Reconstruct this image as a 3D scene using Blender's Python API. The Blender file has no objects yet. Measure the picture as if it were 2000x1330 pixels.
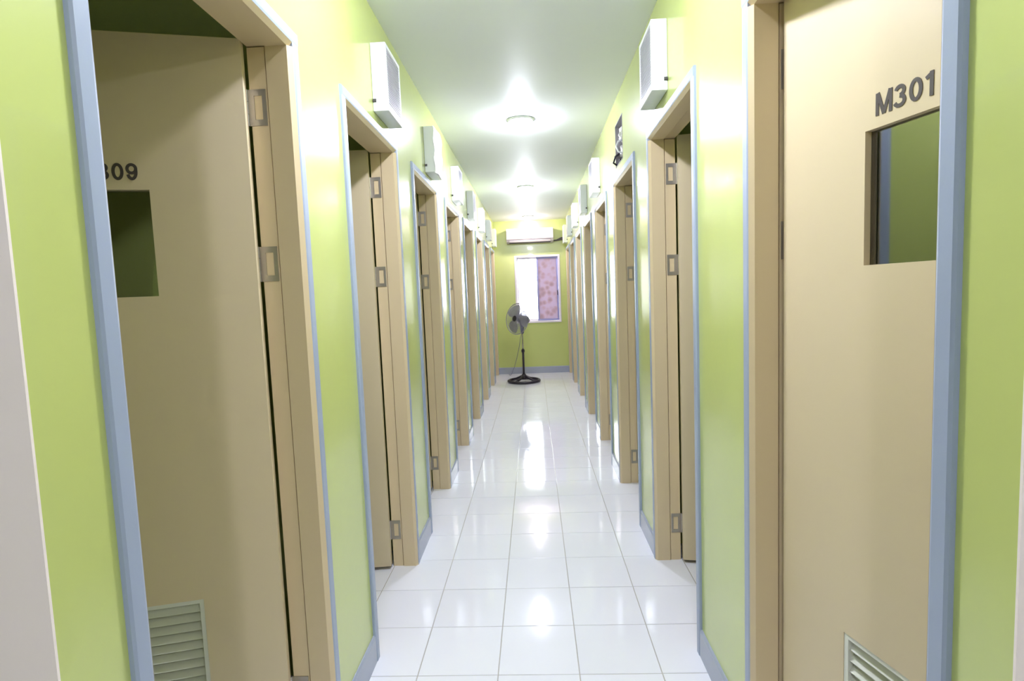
import bpy, bmesh, math, random
from mathutils import Matrix, Vector
random.seed(7)
S = bpy.context.scene
COL = S.collection
PI = math.pi

# ------------------------------------------------------------------ camera
FPX, PITCH, YAW, ROLL, CAM_H = 1079.6, 0.0823, -0.0421, -0.0392, 1.3936
cy, sy, cp, sp = math.cos(YAW), math.sin(YAW), math.cos(PITCH), math.sin(PITCH)
fwd = Vector((sy * cp, cy * cp, -sp)); rgt = Vector((cy, -sy, 0)); upv = rgt.cross(fwd)
cr, sr = math.cos(ROLL), math.sin(ROLL)
R_, U_ = rgt * cr + upv * sr, upv * cr - rgt * sr
cam_d = bpy.data.cameras.new('camera'); cam = bpy.data.objects.new('camera', cam_d); COL.objects.link(cam)
cam_d.sensor_width = 36.0; cam_d.lens = FPX / 2000 * 36.0; cam_d.clip_start = 0.02
m3 = Matrix((R_, U_, -fwd)).transposed()
cam.matrix_world = Matrix.Translation((0, 0, CAM_H)) @ m3.to_4x4()
S.camera = cam

# ------------------------------------------------------------------ sky, exposure
LAMP = 155.0          # emission of the ceiling lamps
SKY = 9.0
w = bpy.data.worlds.new('world'); S.world = w; w.use_nodes = True
bg = w.node_tree.nodes['Background']; bg.inputs[0].default_value = (0.95, 0.94, 1.0, 1); bg.inputs[1].default_value = SKY
S.view_settings.view_transform = 'Standard'; S.view_settings.look = 'None'
S.view_settings.exposure = 1.66; S.view_settings.gamma = 1.0; S.view_settings.use_curve_mapping = False
S.cycles.use_denoising = True; S.cycles.use_adaptive_sampling = True; S.cycles.adaptive_threshold = 0.03
S.cycles.max_bounces = 8; S.cycles.diffuse_bounces = 4; S.cycles.glossy_bounces = 3; S.cycles.transparent_max_bounces = 12

# ------------------------------------------------------------------ dimensions
XL, XR, ZC, Y0, YE = -0.6646, 0.5919, 2.665, 0.69, 9.70
WT = 0.118                      # wall thickness
DW, DH = 0.71, 2.115            # clear door opening
DW_L1, DW_R1 = 0.725, 0.675               # the nearest right opening is a little narrower
FAR_L = [1.585, 2.765, 3.91, 5.07, 6.19, 7.34, 8.48, 9.58]
FAR_R = [1.515, 2.775, 3.94, 5.12, 6.26, 7.41, 8.52, 9.60]

# ------------------------------------------------------------------ materials
def lin(c):
    c = c / 255.0
    return c / 12.92 if c <= 0.04045 else ((c + 0.055) / 1.055) ** 2.4
def rgb(r, g, b): return (lin(r), lin(g), lin(b), 1)
MATS = {}
def mat(name, col, rough=0.5, metal=0.0, spec=0.5, var=0.04, vscale=3.0, bump=0.0, bscale=40.0, coat=0.0, objvar=0.0):
    m = bpy.data.materials.new(name); m.use_nodes = True; MATS[name] = m
    nt = m.node_tree; N = nt.nodes; L = nt.links; b = N['Principled BSDF']
    b.inputs['Roughness'].default_value = rough; b.inputs['Metallic'].default_value = metal
    b.inputs['Specular IOR Level'].default_value = spec; b.inputs['Coat Weight'].default_value = coat
    tc = N.new('ShaderNodeTexCoord')
    nz = N.new('ShaderNodeTexNoise'); nz.inputs['Scale'].default_value = vscale; nz.inputs['Detail'].default_value = 5
    L.new(tc.outputs['Object'], nz.inputs['Vector'])
    hsv = N.new('ShaderNodeHueSaturation'); hsv.inputs['Color'].default_value = col
    mr = N.new('ShaderNodeMapRange'); mr.inputs[3].default_value = 1 - var; mr.inputs[4].default_value = 1 + var
    L.new(nz.outputs['Fac'], mr.inputs[0])
    if objvar:
        oi = N.new('ShaderNodeObjectInfo'); m2 = N.new('ShaderNodeMapRange')
        m2.inputs[3].default_value = 1 - objvar; m2.inputs[4].default_value = 1 + objvar
        L.new(oi.outputs['Random'], m2.inputs[0])
        mu = N.new('ShaderNodeMath'); mu.operation = 'MULTIPLY'
        L.new(mr.outputs[0], mu.inputs[0]); L.new(m2.outputs[0], mu.inputs[1]); L.new(mu.outputs[0], hsv.inputs['Value'])
    else:
        L.new(mr.outputs[0], hsv.inputs['Value'])
    L.new(hsv.outputs[0], b.inputs['Base Color'])
    if bump:
        n2 = N.new('ShaderNodeTexNoise'); n2.inputs['Scale'].default_value = bscale; n2.inputs['Detail'].default_value = 3
        bp = N.new('ShaderNodeBump'); bp.inputs['Strength'].default_value = bump; bp.inputs['Distance'].default_value = 0.01
        L.new(tc.outputs['Object'], n2.inputs['Vector']); L.new(n2.outputs['Fac'], bp.inputs['Height'])
        L.new(bp.outputs[0], b.inputs['Normal'])
    return m
mat('green', rgb(196, 208, 122), 0.27, spec=0.9, coat=0.35, var=0.03, vscale=1.5, bump=0.05, bscale=18)
mat('cream', rgb(216, 197, 160), 0.38, var=0.03, vscale=2.0, bump=0.03, bscale=25)
mat('leafpaint', rgb(216, 200, 166), 0.42, var=0.03, vscale=2.5, bump=0.04, bscale=30)
mat('blue', rgb(158, 170, 194), 0.35, var=0.04, vscale=4, bump=0.05, bscale=30)
mat('base', rgb(165, 172, 190), 0.22, var=0.04, vscale=4)
mat('white_plaster', rgb(250, 238, 234), 0.45, var=0.02, bump=0.04, bscale=15)
mat('ceiling', rgb(234, 237, 244), 0.5, var=0.015, bump=0.03, bscale=12)
mat('tile', rgb(236, 237, 245), 0.07, var=0.012, vscale=6, bump=0.045, bscale=9, objvar=0.015)
mat('grout', rgb(176, 172, 166), 0.8, var=0.08, vscale=12)
mat('steel', rgb(176, 170, 162), 0.38, metal=0.75, var=0.08, vscale=30)
mat('dark_gap', rgb(70, 60, 44), 0.8)
mat('print', rgb(74, 66, 64), 0.5)
mat('vent_paint', rgb(222, 224, 214), 0.5, var=0.03)
mat('box_white', rgb(228, 232, 232), 0.3, var=0.02)
mat('box_grille', rgb(196, 194, 206), 0.3, var=0.02)
mat('sheet', rgb(240, 240, 236), 0.25, bump=0.2, bscale=14)
mat('recess_metal', rgb(150, 146, 150), 0.5, metal=0.2)
mat('dark_metal', rgb(86, 84, 84), 0.45, metal=0.4)
mat('foil', rgb(168, 164, 168), 0.35, metal=0.5, bump=0.5, bscale=20)
mat('black_plastic', rgb(38, 32, 44), 0.35)
mat('grey_plastic', rgb(92, 96, 128), 0.4)
mat('chrome', rgb(180, 178, 170), 0.25, metal=0.8)
mat('wire', rgb(150, 146, 156), 0.35, metal=0.3)
mat('ac_white', rgb(206, 200, 202), 0.35, var=0.015)
mat('ac_dark', rgb(92, 86, 90), 0.6)
mat('alu', rgb(232, 226, 236), 0.35, var=0.02)
mat('alu_blue', rgb(150, 152, 204), 0.35, var=0.02)

def glass_mat(name, tint, ior=1.5):
    m = bpy.data.materials.new(name); m.use_nodes = True; MATS[name] = m
    N = m.node_tree.nodes; L = m.node_tree.links; N.clear()
    o = N.new('ShaderNodeOutputMaterial'); t = N.new('ShaderNodeBsdfTransparent'); g = N.new('ShaderNodeBsdfGlossy')
    t.inputs[0].default_value = tint; g.inputs['Roughness'].default_value = 0.03
    f = N.new('ShaderNodeFresnel'); f.inputs[0].default_value = ior
    mx = N.new('ShaderNodeMixShader')
    L.new(f.outputs[0], mx.inputs[0]); L.new(t.outputs[0], mx.inputs[1]); L.new(g.outputs[0], mx.inputs[2]); L.new(mx.outputs[0], o.inputs[0])
    return m
glass_mat('glass', (0.93, 0.96, 0.94, 1)); glass_mat('dark_glass', (0.62, 0.66, 0.58, 1), 2.9)

def blade_mat():
    m = bpy.data.materials.new('blade'); m.use_nodes = True; MATS['blade'] = m
    N = m.node_tree.nodes; L = m.node_tree.links; N.clear()
    o = N.new('ShaderNodeOutputMaterial'); t = N.new('ShaderNodeBsdfTransparent'); p = N.new('ShaderNodeBsdfPrincipled')
    t.inputs[0].default_value = (0.75, 0.75, 0.82, 1); p.inputs['Base Color'].default_value = rgb(170, 168, 182); p.inputs['Roughness'].default_value = 0.25
    mx = N.new('ShaderNodeMixShader'); mx.inputs[0].default_value = 0.62
    L.new(t.outputs[0], mx.inputs[1]); L.new(p.outputs[0], mx.inputs[2]); L.new(mx.outputs[0], o.inputs[0])
blade_mat()

def floral_mat():
    m = bpy.data.materials.new('floral_film'); m.use_nodes = True; MATS['floral_film'] = m
    N = m.node_tree.nodes; L = m.node_tree.links; N.clear()
    o = N.new('ShaderNodeOutputMaterial'); tr = N.new('ShaderNodeBsdfTranslucent'); df = N.new('ShaderNodeBsdfPrincipled')
    tc = N.new('ShaderNodeTexCoord'); nz = N.new('ShaderNodeTexNoise'); vo = N.new('ShaderNodeTexVoronoi')
    nz.inputs['Scale'].default_value = 9; nz.inputs['Detail'].default_value = 6; vo.inputs['Scale'].default_value = 11
    ad = N.new('ShaderNodeMath'); ad.operation = 'MULTIPLY'
    cr_ = N.new('ShaderNodeValToRGB'); e = cr_.color_ramp.elements
    e[0].position = 0.05; e[0].color = (0.215, 0.175, 0.19, 1)
    e[1].position = 0.30; e[1].color = (0.27, 0.235, 0.275, 1)
    k = cr_.color_ramp.elements.new(0.16); k.color = (0.25, 0.20, 0.215, 1)
    L.new(tc.outputs['Object'], nz.inputs['Vector']); L.new(tc.outputs['Object'], vo.inputs['Vector'])
    L.new(nz.outputs['Fac'], ad.inputs[0]); L.new(vo.outputs['Distance'], ad.inputs[1]); L.new(ad.outputs[0], cr_.inputs[0])
    L.new(cr_.outputs[0], tr.inputs[0]); L.new(cr_.outputs[0], df.inputs['Base Color']); df.inputs['Roughness'].default_value = 0.4
    mx = N.new('ShaderNodeMixShader'); mx.inputs[0].default_value = 0.5
    L.new(tr.outputs[0], mx.inputs[1]); L.new(df.outputs[0], mx.inputs[2]); L.new(mx.outputs[0], o.inputs[0])
floral_mat()

def emit_mat(name, col, s):
    m = bpy.data.materials.new(name); m.use_nodes = True; MATS[name] = m
    N = m.node_tree.nodes; L = m.node_tree.links; N.clear()
    o = N.new('ShaderNodeOutputMaterial'); e = N.new('ShaderNodeEmission'); e.inputs[0].default_value = col; e.inputs[1].default_value = s
    L.new(e.outputs[0], o.inputs[0])
emit_mat('lamp', (0.81, 0.825, 1.0, 1), LAMP)
emit_mat('lamp_dim', (1.0, 0.85, 0.92, 1), LAMP * 0.7)
emit_mat('lamp_boosted', (0.81, 0.825, 1.0, 1), LAMP * 1.4)  # same lamp, emission raised to wash out the wall tops by the nearest doors
emit_mat('lamp_fill', (0.81, 0.825, 1.0, 1), LAMP * 0.55)  # added lamp out of view, brightens the near left wall

# ------------------------------------------------------------------ mesh helpers
class MB:
    def __init__(s): s.v = []; s.f = []
    def quad(s, a, b, c, d):
        n = len(s.v); s.v += [a, b, c, d]; s.f.append((n, n + 1, n + 2, n + 3))
    def box(s, x0, x1, y0, y1, z0, z1, M=None):
        x0, x1 = sorted((x0, x1)); y0, y1 = sorted((y0, y1)); z0, z1 = sorted((z0, z1))
        n = len(s.v)
        vs = [(x0, y0, z0), (x1, y0, z0), (x1, y1, z0), (x0, y1, z0), (x0, y0, z1), (x1, y0, z1), (x1, y1, z1), (x0, y1, z1)]
        if M: vs = [tuple(M @ Vector(p)) for p in vs]
        s.v += vs
        s.f += [tuple(n + i for i in q) for q in ((0, 3, 2, 1), (4, 5, 6, 7), (0, 1, 5, 4), (1, 2, 6, 5), (2, 3, 7, 6), (3, 0, 4, 7))]
        return s
    def prism(s, poly, f0, f1):
        # poly: list of 2D points, f0/f1: map 2D -> 3D for the two ends
        n = len(s.v); k = len(poly)
        s.v += [tuple(f0(p)) for p in poly] + [tuple(f1(p)) for p in poly]
        s.f.append(tuple(range(n, n + k))); s.f.append(tuple(range(n + 2 * k - 1, n + k - 1, -1)))
        for i in range(k):
            j = (i + 1) % k; s.f.append((n + i, n + k + i, n + k + j, n + j))
        return s
    def tube(s, pts, r, seg=10, closed=False):
        pts = [Vector(p) for p in pts]; n0 = len(s.v); k = len(pts)
        rr = r if isinstance(r, (list, tuple)) else [r] * k
        prev = None
        for i, p in enumerate(pts):
            if closed: t = pts[(i + 1) % k] - pts[i - 1]
            else: t = pts[min(i + 1, k - 1)] - pts[max(i - 1, 0)]
            t.normalize()
            a = Vector((0, 0, 1)) if abs(t.z) < 0.9 else Vector((1, 0, 0))
            if prev is not None: a = prev
            u = (a - t * a.dot(t)).normalized(); vv = t.cross(u); prev = u
            for q in range(seg):
                an = 2 * PI * q / seg; s.v.append(tuple(p + (u * math.cos(an) + vv * math.sin(an)) * rr[i]))
        for i in range(k if closed else k - 1):
            for q in range(seg):
                a = n0 + i * seg; b = n0 + ((i + 1) % k) * seg
                s.f.append((a + q, a + (q + 1) % seg, b + (q + 1) % seg, b + q))
        if not closed:
            s.f.append(tuple(n0 + q for q in reversed(range(seg)))); s.f.append(tuple(n0 + (k - 1) * seg + q for q in range(seg)))
        return s
    def lathe(s, prof, seg=32, M=None):
        n0 = len(s.v)
        for (r, z) in prof:
            for q in range(seg):
                an = 2 * PI * q / seg; p = Vector((r * math.cos(an), r * math.sin(an), z)); s.v.append(tuple(M @ p) if M else tuple(p))
        for i in range(len(prof) - 1):
            for q in range(seg):
                a = n0 + i * seg; b = a + seg
                s.f.append((a + q, a + (q + 1) % seg, b + (q + 1) % seg, b + q))
        s.f.append(tuple(n0 + q for q in reversed(range(seg)))); e = n0 + (len(prof) - 1) * seg
        s.f.append(tuple(e + q for q in range(seg)))
        return s
    def slab(s, u0, u1, v0, v1, holes, t0, t1, fn):
        us = sorted({u0, u1} | {c for h in holes for c in h[:2] if u0 <= c <= u1}); vs = sorted({v0, v1} | {c for h in holes for c in h[2:] if v0 <= c <= v1})
        def solid(i, j):
            if i < 0 or j < 0 or i >= len(us) - 1 or j >= len(vs) - 1: return False
            u = (us[i] + us[i + 1]) / 2; v = (vs[j] + vs[j + 1]) / 2
            return not any(h[0] < u < h[1] and h[2] < v < h[3] for h in holes)
        for i in range(len(us) - 1):
            for j in range(len(vs) - 1):
                if not solid(i, j): continue
                a, b, c, d = us[i], us[i + 1], vs[j], vs[j + 1]
                s.quad(*[fn(*p) for p in ((a, c, t0), (b, c, t0), (b, d, t0), (a, d, t0))])
                s.quad(*[fn(*p) for p in ((a, d, t1), (b, d, t1), (b, c, t1), (a, c, t1))])
                if not solid(i - 1, j): s.quad(*[fn(*p) for p in ((a, c, t0), (a, d, t0), (a, d, t1), (a, c, t1))])
                if not solid(i + 1, j): s.quad(*[fn(*p) for p in ((b, d, t0), (b, c, t0), (b, c, t1), (b, d, t1))])
                if not solid(i, j - 1): s.quad(*[fn(*p) for p in ((b, c, t0), (a, c, t0), (a, c, t1), (b, c, t1))])
                if not solid(i, j + 1): s.quad(*[fn(*p) for p in ((a, d, t0), (b, d, t0), (b, d, t1), (a, d, t1))])
        return s
    def mesh(s, name, m, smooth=False):
        me = bpy.data.meshes.new(name); me.from_pydata(s.v, [], s.f)
        bm = bmesh.new(); bm.from_mesh(me)
        bmesh.ops.remove_doubles(bm, verts=bm.verts, dist=1e-6); bmesh.ops.recalc_face_normals(bm, faces=bm.faces)
        bm.to_mesh(me); bm.free()
        me.materials.append(MATS[m])
        if smooth:
            for p in me.polygons: p.use_smooth = True
        return me
    def build(s, name, m, parent=None, loc=(0, 0, 0), smooth=False, bevel=0, seg=2):
        return link(name, s.mesh(name, m, smooth), parent, loc, bevel, seg)
def link(name, me, parent=None, loc=(0, 0, 0), bevel=0, seg=2, rotz=0):
    o = bpy.data.objects.new(name, me); COL.objects.link(o); o.parent = parent; o.location = loc; o.rotation_euler.z = rotz
    if bevel:
        b = o.modifiers.new('bevel', 'BEVEL'); b.width = bevel; b.segments = seg; b.limit_method = 'ANGLE'; b.angle_limit = math.radians(40)
    return o
def empty(name, loc=(0, 0, 0)):
    o = bpy.data.objects.new(name, None); COL.objects.link(o); o.location = loc; o.empty_display_size = 0.1
    return o
def tag(o, label, cat, group=None, kind=None):
    o['label'] = label; o['category'] = cat
    if group: o['group'] = group
    if kind: o['kind'] = kind
    return o

# ------------------------------------------------------------------ floor
fl = MB().box(-3.0, 3.0, -3.0, YE + 0.15, -0.10, -0.002).build('floor', 'grout')
tag(fl, 'glossy white square tile floor running the length of the corridor', 'floor', kind='structure')
TS, TO = 0.3, (-0.4804, 1.9243)
tb = MB(); h_ = TS / 2 - 0.0017
tb.box(-h_, h_, -h_, h_, -0.008, 0.0)
tile_me = tb.mesh('tile', 'tile')
bmt = bmesh.new(); bmt.from_mesh(tile_me)
bmesh.ops.bevel(bmt, geom=[e for e in bmt.edges if all(v.co.z > -0.001 for v in e.verts)], offset=0.0012, segments=1, affect='EDGES')
bmt.to_mesh(tile_me); bmt.free()
j0 = math.floor((-0.6 - TO[1]) / TS); j1 = math.floor((YE - TO[1]) / TS) - 1
for j in range(j0, j1 + 1):
    for i in range(-2, 5):
        o = link('tile', tile_me, fl, (TO[0] + (i + 0.5) * TS, TO[1] + (j + 0.5) * TS, 0.0))
        o.rotation_euler = (random.gauss(0, 0.0011), random.gauss(0, 0.0011), 0)
# cut tiles along the end wall
yy0 = TO[1] + (j1 + 1) * TS
if YE - yy0 > 0.02:
    cut = MB().box(-h_, h_, 0.0017, YE - yy0, -0.008, 0.0).mesh('tile', 'tile')
    for i in range(-1, 4):
        link('tile', cut, fl, (TO[0] + (i + 0.5) * TS, yy0, 0.0))

# ------------------------------------------------------------------ corridor walls, rooms, lobby
T = 0.034                        # jamb timber thickness, the wall hole is larger by this
def fx(x0, s): return lambda u, v, t: (x0 + s * t, u, v)
HOLE_R = (3.585, 3.875, 2.222, 2.50)
def dwid(s, k): return DW if k else (DW_R1 if s > 0 else DW_L1)
def side_wall(name, X, s, fars, extra, label):
    holes = [(f - dwid(s, k) - T, f + T, -1, DH + T) for k, f in enumerate(fars)] + extra
    o = MB().slab(Y0, YE, 0, ZC, holes, 0.0, WT, fx(X, s)).build(name, 'green')
    return tag(o, label, 'wall', kind='structure')
side_wall('wall_left', XL, -1, FAR_L, [], 'lime green corridor wall on the left with a row of doorways')
side_wall('wall_right', XR, 1, FAR_R, [HOLE_R], 'lime green corridor wall on the right with a row of doorways')
WIN = (-0.305, 0.462, 0.90, 2.055)
o = MB().slab(-3.0, 3.0, 0, ZC, [WIN], 0.0, 0.15, lambda u, v, t: (u, YE + t, v)).build('wall_end', 'green')
tag(o, 'lime green wall closing the far end of the corridor around the window', 'wall', kind='structure')
o = MB().box(-3.0, 3.0, -3.0, YE + 0.15, ZC, ZC + 0.1).build('ceiling', 'ceiling')
tag(o, 'smooth white ceiling over the corridor', 'ceiling', kind='structure')
RD = 2.1                         # room depth
for nm, X, s, fars in (('left', XL, -1, FAR_L), ('right', XR, 1, FAR_R)):
    xb = X + s * (WT + RD)
    o = MB().box(xb, xb + s * 0.1, Y0, YE, 0, ZC).build('wall_room_' + nm, 'green')
    tag(o, 'lime green back wall of the rooms behind the %s-hand doors' % nm, 'wall', kind='structure')
    pr = empty('wall_partition_' + nm, (X + s * (WT + RD / 2), Y0, 0))
    tag(pr, 'lime green partitions between the rooms behind the %s-hand doors' % nm, 'wall', kind='structure')
    MB().box(-RD / 2, RD / 2, 0.001, 0.04, 0, ZC).build('partition', 'green', pr)
    for k in range(7):
        yc = (fars[k] + fars[k + 1] - DW) / 2
        pm = MB().box(-RD / 2, RD / 2, -0.04, 0.04, 0, ZC).build('partition', 'green', pr, (0, yc - Y0, 0))
# lobby the corridor opens from
for nm, xa, xb in (('left', -3.0, XL), ('right', XR, 3.0)):
    o = MB().box(xa, xb, Y0 - 0.004, Y0, 0, ZC).build('wall_lobby_' + nm, 'white_plaster')
    tag(o, 'pale pinkish white wall edge at the corridor mouth, %s side' % nm, 'wall', kind='structure')
for nm, b in (('side_left', (-3.1, -3.0, -3.0, YE)), ('side_right', (3.0, 3.1, -3.0, YE)), ('back', (-3.1, 3.1, -3.1, -3.0))):
    o = MB().box(*b, 0, ZC).build('wall_' + nm, 'green')
    tag(o, ('lime green %s wall' % nm.replace('_', ' ')) + ' of the lobby the corridor opens from', 'wall', kind='structure')

# baseboards: one segment per pier
def base_prof(s):
    return [(0, 0), (0.010, 0), (0.010, 0.098), (0.004, 0.106), (0, 0.106)]
CW = 0.049                       # casing outer edge from the opening edge
for nm, X, s, fars in (('left', XL, 1, FAR_L), ('right', XR, -1, FAR_R)):
    e = empty('baseboard_' + nm, (X, Y0, 0))
    tag(e, 'blue-grey skirting board along the foot of the %s corridor wall' % nm, 'baseboard', kind='structure')
    edges = [Y0] + [v for k, f in enumerate(fars) for v in (f - dwid(-s, k) - CW, f + CW)] + [YE]
    for k in range(0, len(edges), 2):
        a, b = edges[k], edges[k + 1]
        if b - a < 0.03: continue
        MB().prism(base_prof(s), lambda p: (p[0] * s, a - Y0, p[1]), lambda p: (p[0] * s, b - Y0, p[1])).build('baseboard_segment', 'base', e)
o = MB().prism([(p[0], p[1] * 1.1) for p in base_prof(1)], lambda p: (XL + 0.011, YE - p[0], p[1]), lambda p: (XR - 0.011, YE - p[0], p[1])).build('baseboard_end', 'base')
tag(o, 'blue-grey skirting board below the window on the end wall', 'baseboard', kind='structure')

# ------------------------------------------------------------------ doors
# local frame: origin on the corridor face of the wall at the hinge side edge of the opening, x into the room, y back along the wall (towards the viewer is -y)
JP = [(-0.010, 0.012), (0.002, 0.0), (0.064, 0.0), (0.064, 0.010), (0.068, 0.010), (0.068, 0.004), (WT, 0.004), (WT, T), (0.0, T), (0.0, 0.012)]
LT = 0.038            # leaf width and thickness
LZ0, LZ1 = 0.018, DH + 0.008
VW = (0.257, 0.443, 1.428, 1.715)   # vision panel in the leaf
VV = (0.213, 0.487, 0.250, 0.552)   # louvre vent in the leaf
def door_meshes(s, DW):
    D = {}; LW = DW - 0.008
    jf = lambda y0, sgn: (lambda z: (lambda p: (s * p[0], y0 + sgn * p[1], z)))
    far = jf(0, 1); near = jf(-DW, -1)
    D['jamb_far'] = MB().prism(JP, far(0), far(DH)).mesh('jamb', 'cream')
    D['jamb_near'] = MB().prism(JP, near(0), near(DH)).mesh('jamb', 'cream')
    hd = lambda y: (lambda p: (s * p[0], y, DH + p[1]))
    D['head'] = MB().prism(JP, hd(T - 0.0005), hd(-DW - T + 0.0005)).mesh('head_jamb', 'cream')
    cp_ = [(0, 0.0125), (-0.010, 0.0125), (-0.012, 0.018), (-0.012, CW - 0.004), (-0.008, CW), (0, CW)]
    D['cas_far'] = MB().prism(cp_, far(0), far(DH + 0.0125)).mesh('casing', 'blue')
    D['cas_near'] = MB().prism(cp_, near(0), near(DH + 0.0125)).mesh('casing', 'blue')
    D['cas_head'] = MB().prism(cp_, hd(CW), hd(-DW - CW)).mesh('head_casing', 'blue')
    # leaf, closed position, pivot at the origin: it runs along -y, the corridor face is at x = -LT
    lf = lambda u, v, t: (s * (-LT + t), -u, v)
    D['leaf'] = MB().slab(0.002, LW, LZ0, LZ1, [VW, VV], 0, LT, lf).mesh('leaf', 'leafpaint')
    D['glass'] = MB().slab(VW[0], VW[1], VW[2], VW[3], [], LT / 2 - 0.003, LT / 2 + 0.003, lf).mesh('vision_glass', 'dark_glass')
    vf = MB().slab(VV[0], VV[1], VV[2], VV[3], [(VV[0] + 0.012, VV[1] - 0.012, VV[2] + 0.012, VV[3] - 0.012)], 0.002, LT - 0.002, lf)
    D['vent'] = vf.mesh('vent', 'vent_paint')
    sl = MB()
    n = 10; pit = (VV[3] - VV[2] - 0.024) / n
    prof = [(0.006, -0.012), (0.009, -0.014), (LT - 0.006, 0.011), (LT - 0.009, 0.013)]
    sl.prism(prof, lambda p: lf(VV[0] + 0.0122, p[1], p[0]), lambda p: lf(VV[1] - 0.0122, p[1], p[0]))
    D['slat'] = sl.mesh('slat', 'vent_paint'); D['slat_z'] = [VV[2] + 0.012 + pit * (k + 0.5) for k in range(n)]
    # hinge: open plate on the rebate of the hinge jamb with a knuckle at the pivot
    hm = MB().slab(0.072, WT + 0.008, -0.05, 0.05, [(0.083, 0.106, -0.033, 0.033)], 0.0, 0.0025, lambda u, v, t: (s * u, 0.004 - t, v))
    hm.tube([(s * (WT + 0.010), 0.002, z) for z in (-0.05, -0.018)], 0.006); hm.tube([(s * (WT + 0.010), 0.002, z) for z in (-0.016, 0.016)], 0.006); hm.tube([(s * (WT + 0.010), 0.002, z) for z in (0.018, 0.05)], 0.006)
    D['hinge'] = hm.mesh('hinge', 'steel')
    return D
def text_mesh(txt, H, m):
    """bold sans figures, cap height H, centred, lying in the xy plane"""
    g = MB(); w = 0.168; TH = 0.0005
    def arc(cx, cy, rx, ry, a0, a1, n=14):
        return [(cx + rx * math.cos(math.radians(a0 + (a1 - a0) * i / n)), cy + ry * math.sin(math.radians(a0 + (a1 - a0) * i / n))) for i in range(n + 1)]
    G = {'M': (0.88, [[(0.095, 0), (0.095, 1)], [(0.785, 0), (0.785, 1)], [(0.12, 1.0), (0.44, 0.02)], [(0.76, 1.0), (0.44, 0.02)]]),
         '3': (0.66, [arc(0.30, 0.72, 0.20, 0.185, 165, -90), arc(0.29, 0.30, 0.235, 0.205, 90, -165)]),
         '0': (0.68, [arc(0.34, 0.5, 0.225, 0.405, 90, 450, 28)]),
         '1': (0.52, [[(0.31, 0), (0.31, 1)], [(0.06, 0.76), (0.30, 0.90)]]),
         '9': (0.68, [arc(0.33, 0.665, 0.225, 0.24, 0, 360, 24), arc(0.33, 0.52, 0.225, 0.425, 20, -155, 14)])}
    tot = sum(G[c][0] for c in txt) + 0.06 * (len(txt) - 1); x = -tot / 2
    lay = 0
    for c in txt:
        for st in G[c][1]:
            k = len(st); closed = math.dist(st[0], st[-1]) < 1e-6
            Lp, Rp = [], []
            for i, p in enumerate(st):
                if closed: q0, q1 = st[i - 1 if i else -2], st[(i + 1) if i < k - 1 else 1]
                else: q0, q1 = st[max(i - 1, 0)], st[min(i + 1, k - 1)]
                dx, dy = q1[0] - q0[0], q1[1] - q0[1]; l = math.hypot(dx, dy) or 1
                nx, ny = -dy / l * w / 2, dx / l * w / 2
                Lp.append((p[0] + nx, p[1] + ny)); Rp.append((p[0] - nx, p[1] - ny))
            lay += 1; z = TH + lay * 0.00003
            for i in range(k - 1):
                q = [((a_ + x) * H, b_ * H) for a_, b_ in (Lp[i], Lp[i + 1], Rp[i + 1], Rp[i])]
                g.prism(q, lambda p_: (p_[0], p_[1], 0), lambda p_: (p_[0], p_[1], z))
        x += G[c][0] + 0.06
    return g.mesh('number', m)
SETS = {(-1, DW): door_meshes(-1, DW), (1, DW): door_meshes(1, DW), (1, DW_R1): door_meshes(1, DW_R1), (-1, DW_L1): door_meshes(-1, DW_L1)}
ANG_L = [75, 84, 92, 86, 93, 88, 91, 90]
ANG_R = [14.5, 82, 97, 84, 92, 90, 92, 90]
ORD = ['nearest', 'second', 'third', 'fourth', 'fifth', 'sixth', 'seventh', 'eighth and farthest']
def make_door(num, s, X, yf, ang, txt, label):
    D = SETS[s, dwid(s, (num - 1) % 8)]
    d = empty('door_%d' % num, (X, yf, 0)); tag(d, label, 'door', kind='structure')
    for k, nme in (('jamb_far', 'jamb'), ('jamb_near', 'jamb'), ('head', 'head_jamb'), ('cas_far', 'casing'), ('cas_near', 'casing'), ('cas_head', 'head_casing')):
        link(nme, D[k], d)
    piv = (s * (0.124 if ang > 40 else 0.110), 0.002, 0); rz = s * math.radians(ang)
    lf = link('leaf', D['leaf'], d, piv, rotz=rz)
    link('vision_glass', D['glass'], lf)
    if txt:
        t = link('number', text_mesh(txt, 0.046, 'print'), lf)
        # text lies on the corridor face; reading direction left to right as seen from the corridor
        t.location = (s * (-LT) - s * 0.0006, -(VW[0] + VW[1]) / 2, VW[3] + 0.024)
        t.rotation_euler = (PI / 2, 0, PI / 2 if s < 0 else -PI / 2)
    v = link('vent', D['vent'], d, piv, rotz=rz)
    for z in D['slat_z']: link('slat', D['slat'], v, (0, 0, z))
    for z in (1.95, 1.51, 0.196): link('hinge', D['hinge'], d, (0, 0, z))
    return d
for k in range(8):
    lab = ('open beige door with the number M309, a small window and louvre vent, nearest on the left' if k == 0
           else 'beige door standing open into its room, %s doorway on the left wall' % ORD[k])
    make_door(k + 1, -1, XL, FAR_L[k], ANG_L[k], 'M309' if k == 0 else None, lab)
for k in range(8):
    lab = ('beige door ajar with the number M301 above its window, nearest on the right' if k == 0
           else 'beige door standing open into its room, %s doorway on the right wall' % ORD[k])
    make_door(k + 9, 1, XR, FAR_R[k], ANG_R[k], 'M301' if k == 0 else None, lab)

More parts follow.
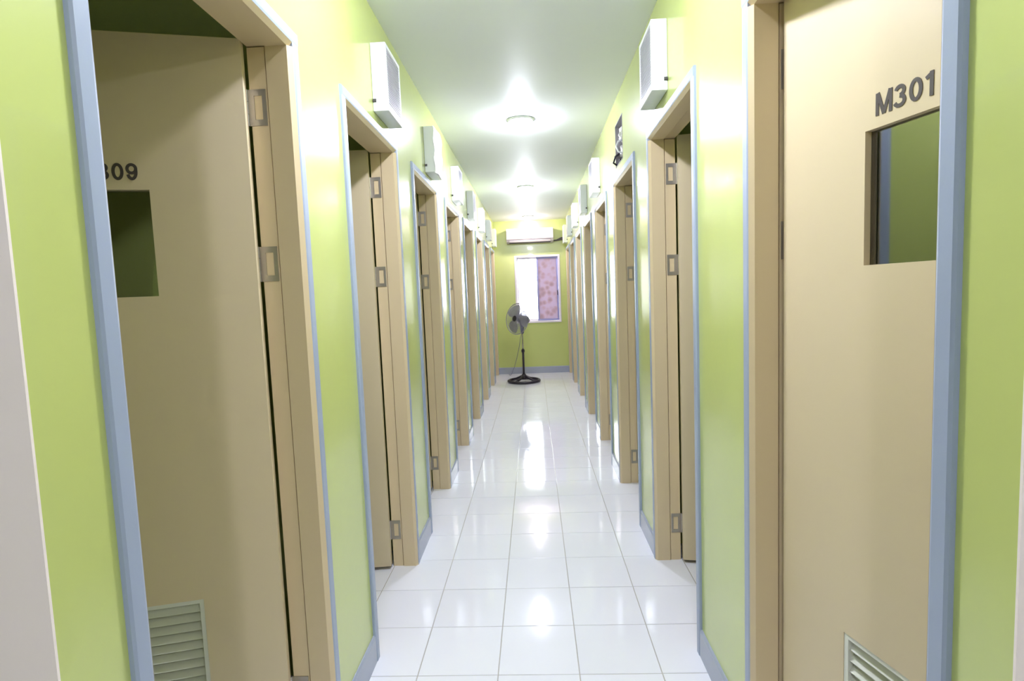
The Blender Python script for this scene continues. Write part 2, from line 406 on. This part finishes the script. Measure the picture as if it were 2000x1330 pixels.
# ------------------------------------------------------------------ ventilation boxes above the doors
BD, BL, BH = 0.068, 0.255, 0.288
def box_meshes(s):
    D = {}
    g = 0.018
    # s: +1 when the box sticks out towards +x
    b = MB().slab(0, BL, 0, BH, [(g, BL - g, g + 0.012, BH - g)], 0.0, BD, lambda u, v, t: (s * (BD - t), u, v))
    D['core'] = MB().box(s * 0.002, s * (BD - 0.014), 0.019, BL - 0.019, 0.031, BH - 0.019).mesh('back_panel', 'recess_metal')
    D['body'] = b.mesh('body', 'box_white')
    gr = MB(); n = 22; pz = (BH - 2 * g - 0.012) / n
    for k in range(n):
        z = g + 0.012 + pz * (k + 0.5)
        gr.box(s * (BD - 0.010), s * (BD - 0.002), g + 0.0005, BL - g - 0.0005, z - pz * 0.31, z + pz * 0.31)
    D['grille'] = gr.mesh('grille', 'box_grille')
    la = MB().tube([(s * 0.008, 0.0, 0.045), (s * 0.008, -0.007, 0.045)], 0.006, 10); la.box(s * 0.001, s * 0.016, -0.003, 0.0, 0.038, 0.052)
    D['latch'] = la.mesh('latch', 'dark_metal')
    # crinkled loose sheet over the front, its near edge uneven
    sh = MB(); rs = random.Random(3); nu, nv = 7, 12; P = {}
    for dpt in (0, 1):
        for i in range(nu + 1):
            for j in range(nv + 1):
                u = BL * i / nu; v = -0.006 + (BH + 0.002) * j / nv
                if i == 0: u += rs.uniform(-0.022, 0.004)
                P[dpt, i, j] = (s * (BD + 0.004 + 0.003 * math.sin(j * 1.3 + i) + (0.0015 if dpt else 0) + rs.uniform(0, 0.002) - (0.008 if i == 0 else 0)), u, v)
    for dpt in (0, 1):
        for i in range(nu):
            for j in range(nv):
                sh.quad(P[dpt, i, j], P[dpt, i + 1, j], P[dpt, i + 1, j + 1], P[dpt, i, j + 1])
    D['sheet'] = sh.mesh('loose_sheet', 'sheet', True)
    return D
BM = {1: box_meshes(1), -1: box_meshes(-1)}
def vent_box(s, X, y, z, label, sheet=False):
    r = empty('vent_box', (X, y, z)); tag(r, label, 'vent box', 'white vent boxes above the doors')
    D = BM[s]
    link('body', D['body'], r, bevel=0.004)
    if sheet: link('loose_sheet', D['sheet'], r)
    g = link('grille', D['grille'], r); g['kind'] = 'stuff'
    link('latch', D['latch'], r); link('back_panel', D['core'], r)
for k in range(1, 8):
    vent_box(1, XL, FAR_L[k] - 0.322, 2.208 if k != 2 else 2.195,
             'white box covered by a crinkled loose sheet above the third left doorway' if k == 2
             else 'white louvred vent box on the wall above the %s left doorway' % ORD[k], sheet=(k == 2))
for k in range(1, 8):
    if k == 2: continue
    vent_box(-1, XR, FAR_R[k] - 0.362, 2.222, 'white louvred vent box on the wall above the %s right doorway' % ORD[k])

# the uncovered recess over the third right-hand doorway
ya, yb, za, zb = HOLE_R
rec = empty('uncovered_vent_recess', (XR, (ya + yb) / 2, za))
tag(rec, 'open dark recess with loose wiring and foil above the third right doorway', 'vent recess')
hy, hh = (yb - ya) / 2 - 0.001, zb - za
hs = MB().slab(-hy, hy, 0.001, hh - 0.001, [(-hy + 0.006, hy - 0.006, 0.006, hh - 0.006)], -0.002, WT, lambda u, v, t: (t, u, v))
hs.box(WT - 0.006, WT, -hy, hy, 0.001, hh - 0.001)
hs.build('housing', 'recess_metal', rec)
def crumple(name, c, rad, m, seed):
    bm = bmesh.new(); bmesh.ops.create_icosphere(bm, subdivisions=3, radius=1.0); rr = random.Random(seed)
    for v in bm.verts:
        k = 1 + rr.uniform(-0.2, 0.2); v.co = Vector((v.co.x * rad[0] * k + c[0], v.co.y * rad[1] * k + c[1], v.co.z * rad[2] * k + c[2]))
    me = bpy.data.meshes.new(name); bm.to_mesh(me); bm.free(); me.materials.append(MATS[m]); return link(name, me, rec)
crumple('foil_wad', (0.055, 0.03, 0.085), (0.042, 0.08, 0.055), 'foil', 1)
crumple('plastic_wad', (0.05, 0.02, 0.195), (0.045, 0.085, 0.05), 'sheet', 2)
MB().tube([(0.05, 0.05, 0.17), (0.0, 0.03, 0.15), (-0.018, 0.0, 0.11), (-0.01, -0.03, 0.07), (0.03, -0.05, 0.05)], 0.006, 8).build('loose_wire', 'box_white', rec, smooth=True)
MB().tube([(0.04, 0.10, 0.10), (-0.01, 0.10, 0.07), (-0.022, 0.11, 0.03), (0.01, 0.12, 0.012)], 0.007, 8).build('loose_wire', 'black_plastic', rec, smooth=True)
MB().box(0.01, 0.07, 0.06, 0.12, 0.0065, 0.045).build('terminal_block', 'black_plastic', rec, bevel=0.004)

# ------------------------------------------------------------------ ceiling lamps
ring = MB().lathe([(0.070, 0), (0.098, 0), (0.098, -0.006), (0.090, -0.014), (0.074, -0.016), (0.070, -0.006)], 40).mesh('trim_ring', 'box_white', True)
prof = [(0.001, -0.062)] + [(0.068 * math.sin(a), -0.008 - 0.054 * math.cos(a)) for a in [PI / 2 * k / 8 for k in range(1, 9)]] + [(0.068, -0.001)]
dome = MB().lathe(prof, 20).mesh('bulb_dome', 'lamp', True); dome_boosted = MB().lathe(prof, 20).mesh('bulb_dome', 'lamp_boosted', True); dome_fill = MB().lathe(prof, 20).mesh('bulb_dome', 'lamp_fill', True); dome_dim = MB().lathe(prof, 20).mesh('bulb_dome', 'lamp_dim', True)
LL = [(-0.9, 'added unseen fill lamp on the lobby ceiling, to the right of the corridor mouth'), (-0.87, 'round ceiling lamp over the lobby before the first doors'), (1.645, 'round ceiling lamp between the nearest pair of doors'),
      (4.16, 'bright round ceiling lamp nearest in view, by the fourth doorways'), (6.675, 'middle round ceiling lamp in view, by the sixth doorways'),
      (9.19, 'small round ceiling lamp before the end wall air conditioner')]
for q, (y, lb) in enumerate(LL):
    r = empty('ceiling_light', (1.2 if q == 0 else -0.05, y, ZC)); tag(r, lb, 'ceiling light', 'round ceiling lamps along the corridor')
    link('trim_ring', ring, r); link('bulb_dome', dome_dim if q == 5 else dome_fill if q == 0 else dome_boosted if q == 2 else dome, r)

# ------------------------------------------------------------------ window
wn = empty('window_1', ((WIN[0] + WIN[1]) / 2, YE, WIN[2])); tag(wn, 'sliding window on the end wall, bright left half and pink floral right half', 'window', kind='structure')
ww, wh = (WIN[1] - WIN[0]) / 2, WIN[3] - WIN[2]
MB().slab(-ww - 0.01, ww + 0.01, -0.01, wh + 0.01, [(-ww + 0.022, ww - 0.022, 0.022, wh - 0.022)], -0.012, 0.0, lambda u, v, t: (u, t, v)).build('window_frame', 'alu', wn)
MB().slab(-ww + 0.001, ww - 0.001, 0.001, wh - 0.001, [(-ww + 0.022, ww - 0.022, 0.022, wh - 0.022)], 0.0, 0.10, lambda u, v, t: (u, t, v)).build('window_liner', 'alu', wn)
def sash(x0, x1, yq, name, m, gm):
    z0, z1 = 0.023, wh - 0.023
    st = MB().slab(x0, x1, z0, z1, [(x0 + 0.028, x1 - 0.028, z0 + 0.03, z1 - 0.03)], yq, yq + 0.022, lambda u, v, t: (u, t, v)).build(name, m, wn)
    MB().slab(x0 + 0.026, x1 - 0.026, z0 + 0.028, z1 - 0.028, [], yq + 0.009, yq + 0.013, lambda u, v, t: (u, t, v)).build('pane', gm, st)
sash(-ww + 0.023, 0.02, 0.052, 'sash', 'alu', 'glass')
sash(-0.012, ww - 0.023, 0.022, 'sash', 'alu_blue', 'floral_film')
MB().box(ww - 0.050, ww - 0.036, 0.010, 0.0218, wh * 0.40, wh * 0.47).build('latch', 'dark_metal', wn, bevel=0.002)

# ------------------------------------------------------------------ split air conditioner on the end wall
ac = empty('air_conditioner', (-0.03, YE, 2.268)); tag(ac, 'white split air conditioner high on the end wall above the window', 'air conditioner')
ap = [(0.0, 0.0), (0.11, 0.0), (0.165, 0.025), (0.19, 0.06), (0.195, 0.20), (0.185, 0.235), (0.16, 0.245), (0.0, 0.245)]
MB().prism(ap, lambda p: (-0.40, -p[0], p[1]), lambda p: (0.40, -p[0], p[1])).build('body', 'ac_white', ac, bevel=0.006)
fp = [(0.1905, 0.066), (0.198, 0.068), (0.202, 0.20), (0.193, 0.236), (0.1865, 0.234), (0.1955, 0.20)]
MB().prism(fp, lambda p: (-0.395, -p[0], p[1]), lambda p: (0.395, -p[0], p[1])).build('front_panel', 'ac_white', ac)
MB().prism([(0.120, 0.0), (0.167, 0.022), (0.1895, 0.054), (0.1925, 0.050), (0.171, 0.015), (0.122, -0.004)], lambda p: (-0.352, -p[0], p[1]), lambda p: (0.352, -p[0], p[1])).build('air_outlet', 'ac_dark', ac)
MB().prism([(0.176, 0.014), (0.180, 0.012), (0.1965, 0.040), (0.194, 0.044)], lambda p: (-0.35, -p[0], p[1]), lambda p: (0.35, -p[0], p[1])).build('flap', 'ac_white', ac)
MB().tube([(0.39, -0.03, 0.03), (0.46, -0.03, 0.035), (0.53, -0.035, 0.055), (0.57, -0.04, 0.06), (0.615, -0.04, 0.06)], [0.012, 0.014, 0.024, 0.03, 0.03], 12).build('pipe', 'ac_dark', ac, smooth=True)

# ------------------------------------------------------------------ pedestal fan
FX, FY = -0.20, 8.76
fan = empty('pedestal_fan', (FX, FY, 0)); tag(fan, 'black pedestal fan with round wire guard standing before the window', 'fan')
b = MB(); k = 40
ringp = [(0.245 * math.cos(2 * PI * i / k), 0.245 * math.sin(2 * PI * i / k), 0.022) for i in range(k)]
b.tube(ringp, 0.022, 10, closed=True)
for i in range(4):
    a = PI / 4 + i * PI / 2 + 0.2; c, s_ = math.cos(a), math.sin(a)
    b.tube([(0.235 * c, 0.235 * s_, 0.026), (0.15 * c, 0.15 * s_, 0.045), (0.07 * c, 0.07 * s_, 0.075), (0.015 * c, 0.015 * s_, 0.09)], [0.018, 0.018, 0.022, 0.03], 8)
b.lathe([(0.05, 0.05), (0.055, 0.075), (0.035, 0.11), (0.028, 0.13)], 20)
b.build('base', 'black_plastic', fan, smooth=True)
MB().tube([(0, 0, 0.10), (0, 0, 0.30), (0, 0, 0.49)], 0.017, 14).build('lower_pole', 'black_plastic', fan, smooth=True)
MB().lathe([(0.018, 0.475), (0.026, 0.48), (0.026, 0.515), (0.015, 0.53)], 16).build('collar', 'black_plastic', fan, smooth=True)
MB().tube([(0, 0, 0.50), (0, 0, 0.65), (0, 0, 0.81)], 0.010, 12).build('upper_pole', 'chrome', fan, smooth=True)
MB().lathe([(0.016, 0.775), (0.026, 0.785), (0.030, 0.86), (0.034, 0.93), (0.03, 0.99)], 16).build('neck', 'grey_plastic', fan, smooth=True)
# head axis: faces the camera's left, tipped up a little
az = math.radians(43); tilt = math.radians(8)
ax = Vector((-math.sin(az) * math.cos(tilt), -math.cos(az) * math.cos(tilt), math.sin(tilt)))
zq = ax; xq = Vector((0, 0, 1)).cross(zq).normalized(); yq = zq.cross(xq)
HM = Matrix((xq, yq, zq)).transposed().to_4x4(); HM.translation = Vector((0, 0, 1.0))
def hv(x, y, z): return tuple(HM @ Vector((x, y, z)))
MB().lathe([(0.02, -0.135), (0.05, -0.13), (0.066, -0.10), (0.07, -0.03), (0.066, 0.03), (0.05, 0.045)], 24, HM).build('motor', 'grey_plastic', fan, smooth=True)
HC = 0.105; RG = 0.245
def guard(z_hub, sgn):
    g = MB()
    n = 66
    for i in range(n):
        a = 2 * PI * i / n; pts = []
        for q in range(6):
            r = 0.045 + (RG - 0.045) * q / 5; zz = HC + (z_hub - HC) * (1 - (r / RG) ** 3)
            aa = a + 0.25 * sgn * (1 - r / RG); pts.append(hv(r * math.cos(aa), r * math.sin(aa), zz))
        g.tube(pts, 0.0017, 4)
    for r in (0.045, 0.15):
        zz = HC + (z_hub - HC) * (1 - (r / RG) ** 3)
        g.tube([hv(r * math.cos(2 * PI * i / 36), r * math.sin(2 * PI * i / 36), zz) for i in range(36)], 0.0018, 5, closed=True)
    return g
guard(0.165, 1).build('front_guard', 'wire', fan); guard(0.045, -1).build('rear_guard', 'wire', fan)
MB().tube([hv(RG * math.cos(2 * PI * i / 48), RG * math.sin(2 * PI * i / 48), HC) for i in range(48)], 0.006, 8, closed=True).build('guard_rim', 'wire', fan, smooth=True)
MB().lathe([(0.046, 0.160), (0.046, 0.168), (0.03, 0.174), (0.004, 0.176)], 24, HM).build('badge', 'black_plastic', fan, smooth=True)
MB().lathe([(0.036, 0.07), (0.038, 0.10), (0.034, 0.128), (0.02, 0.137)], 20, HM).build('hub', 'grey_plastic', fan, smooth=True)
for i in range(3):
    bl = MB(); P = {}
    for q in range(7):
        for t in range(7):
            r = 0.035 + (0.222 - 0.035) * q / 6; wd = 0.35 + 0.55 * math.sin(PI * (0.2 + 0.62 * q / 6))
            a = 2 * PI * i / 3 + (t / 6 - 0.5) * 2 * wd * 0.92; zz = HC + (t / 6 - 0.5) * 0.042
            P[q, t] = (r * math.cos(a), r * math.sin(a), zz)
    for dz in (0.0, 0.0018):
        for q in range(6):
            for t in range(6):
                bl.quad(*[hv(P[x][0], P[x][1], P[x][2] + dz) for x in ((q, t), (q + 1, t), (q + 1, t + 1), (q, t + 1))])
    bl.build('blade', 'blade', fan, smooth=True)
cord = [(-0.012, 0.02, 0.79), (-0.03, 0.06, 0.72), (-0.06, 0.14, 0.56), (-0.11, 0.28, 0.36), (-0.17, 0.45, 0.17), (-0.22, 0.60, 0.05), (-0.25, 0.72, 0.006), (-0.28, 0.86, 0.005)]
MB().tube(cord, 0.0035, 6).build('power_cord', 'grey_plastic', fan, smooth=True)
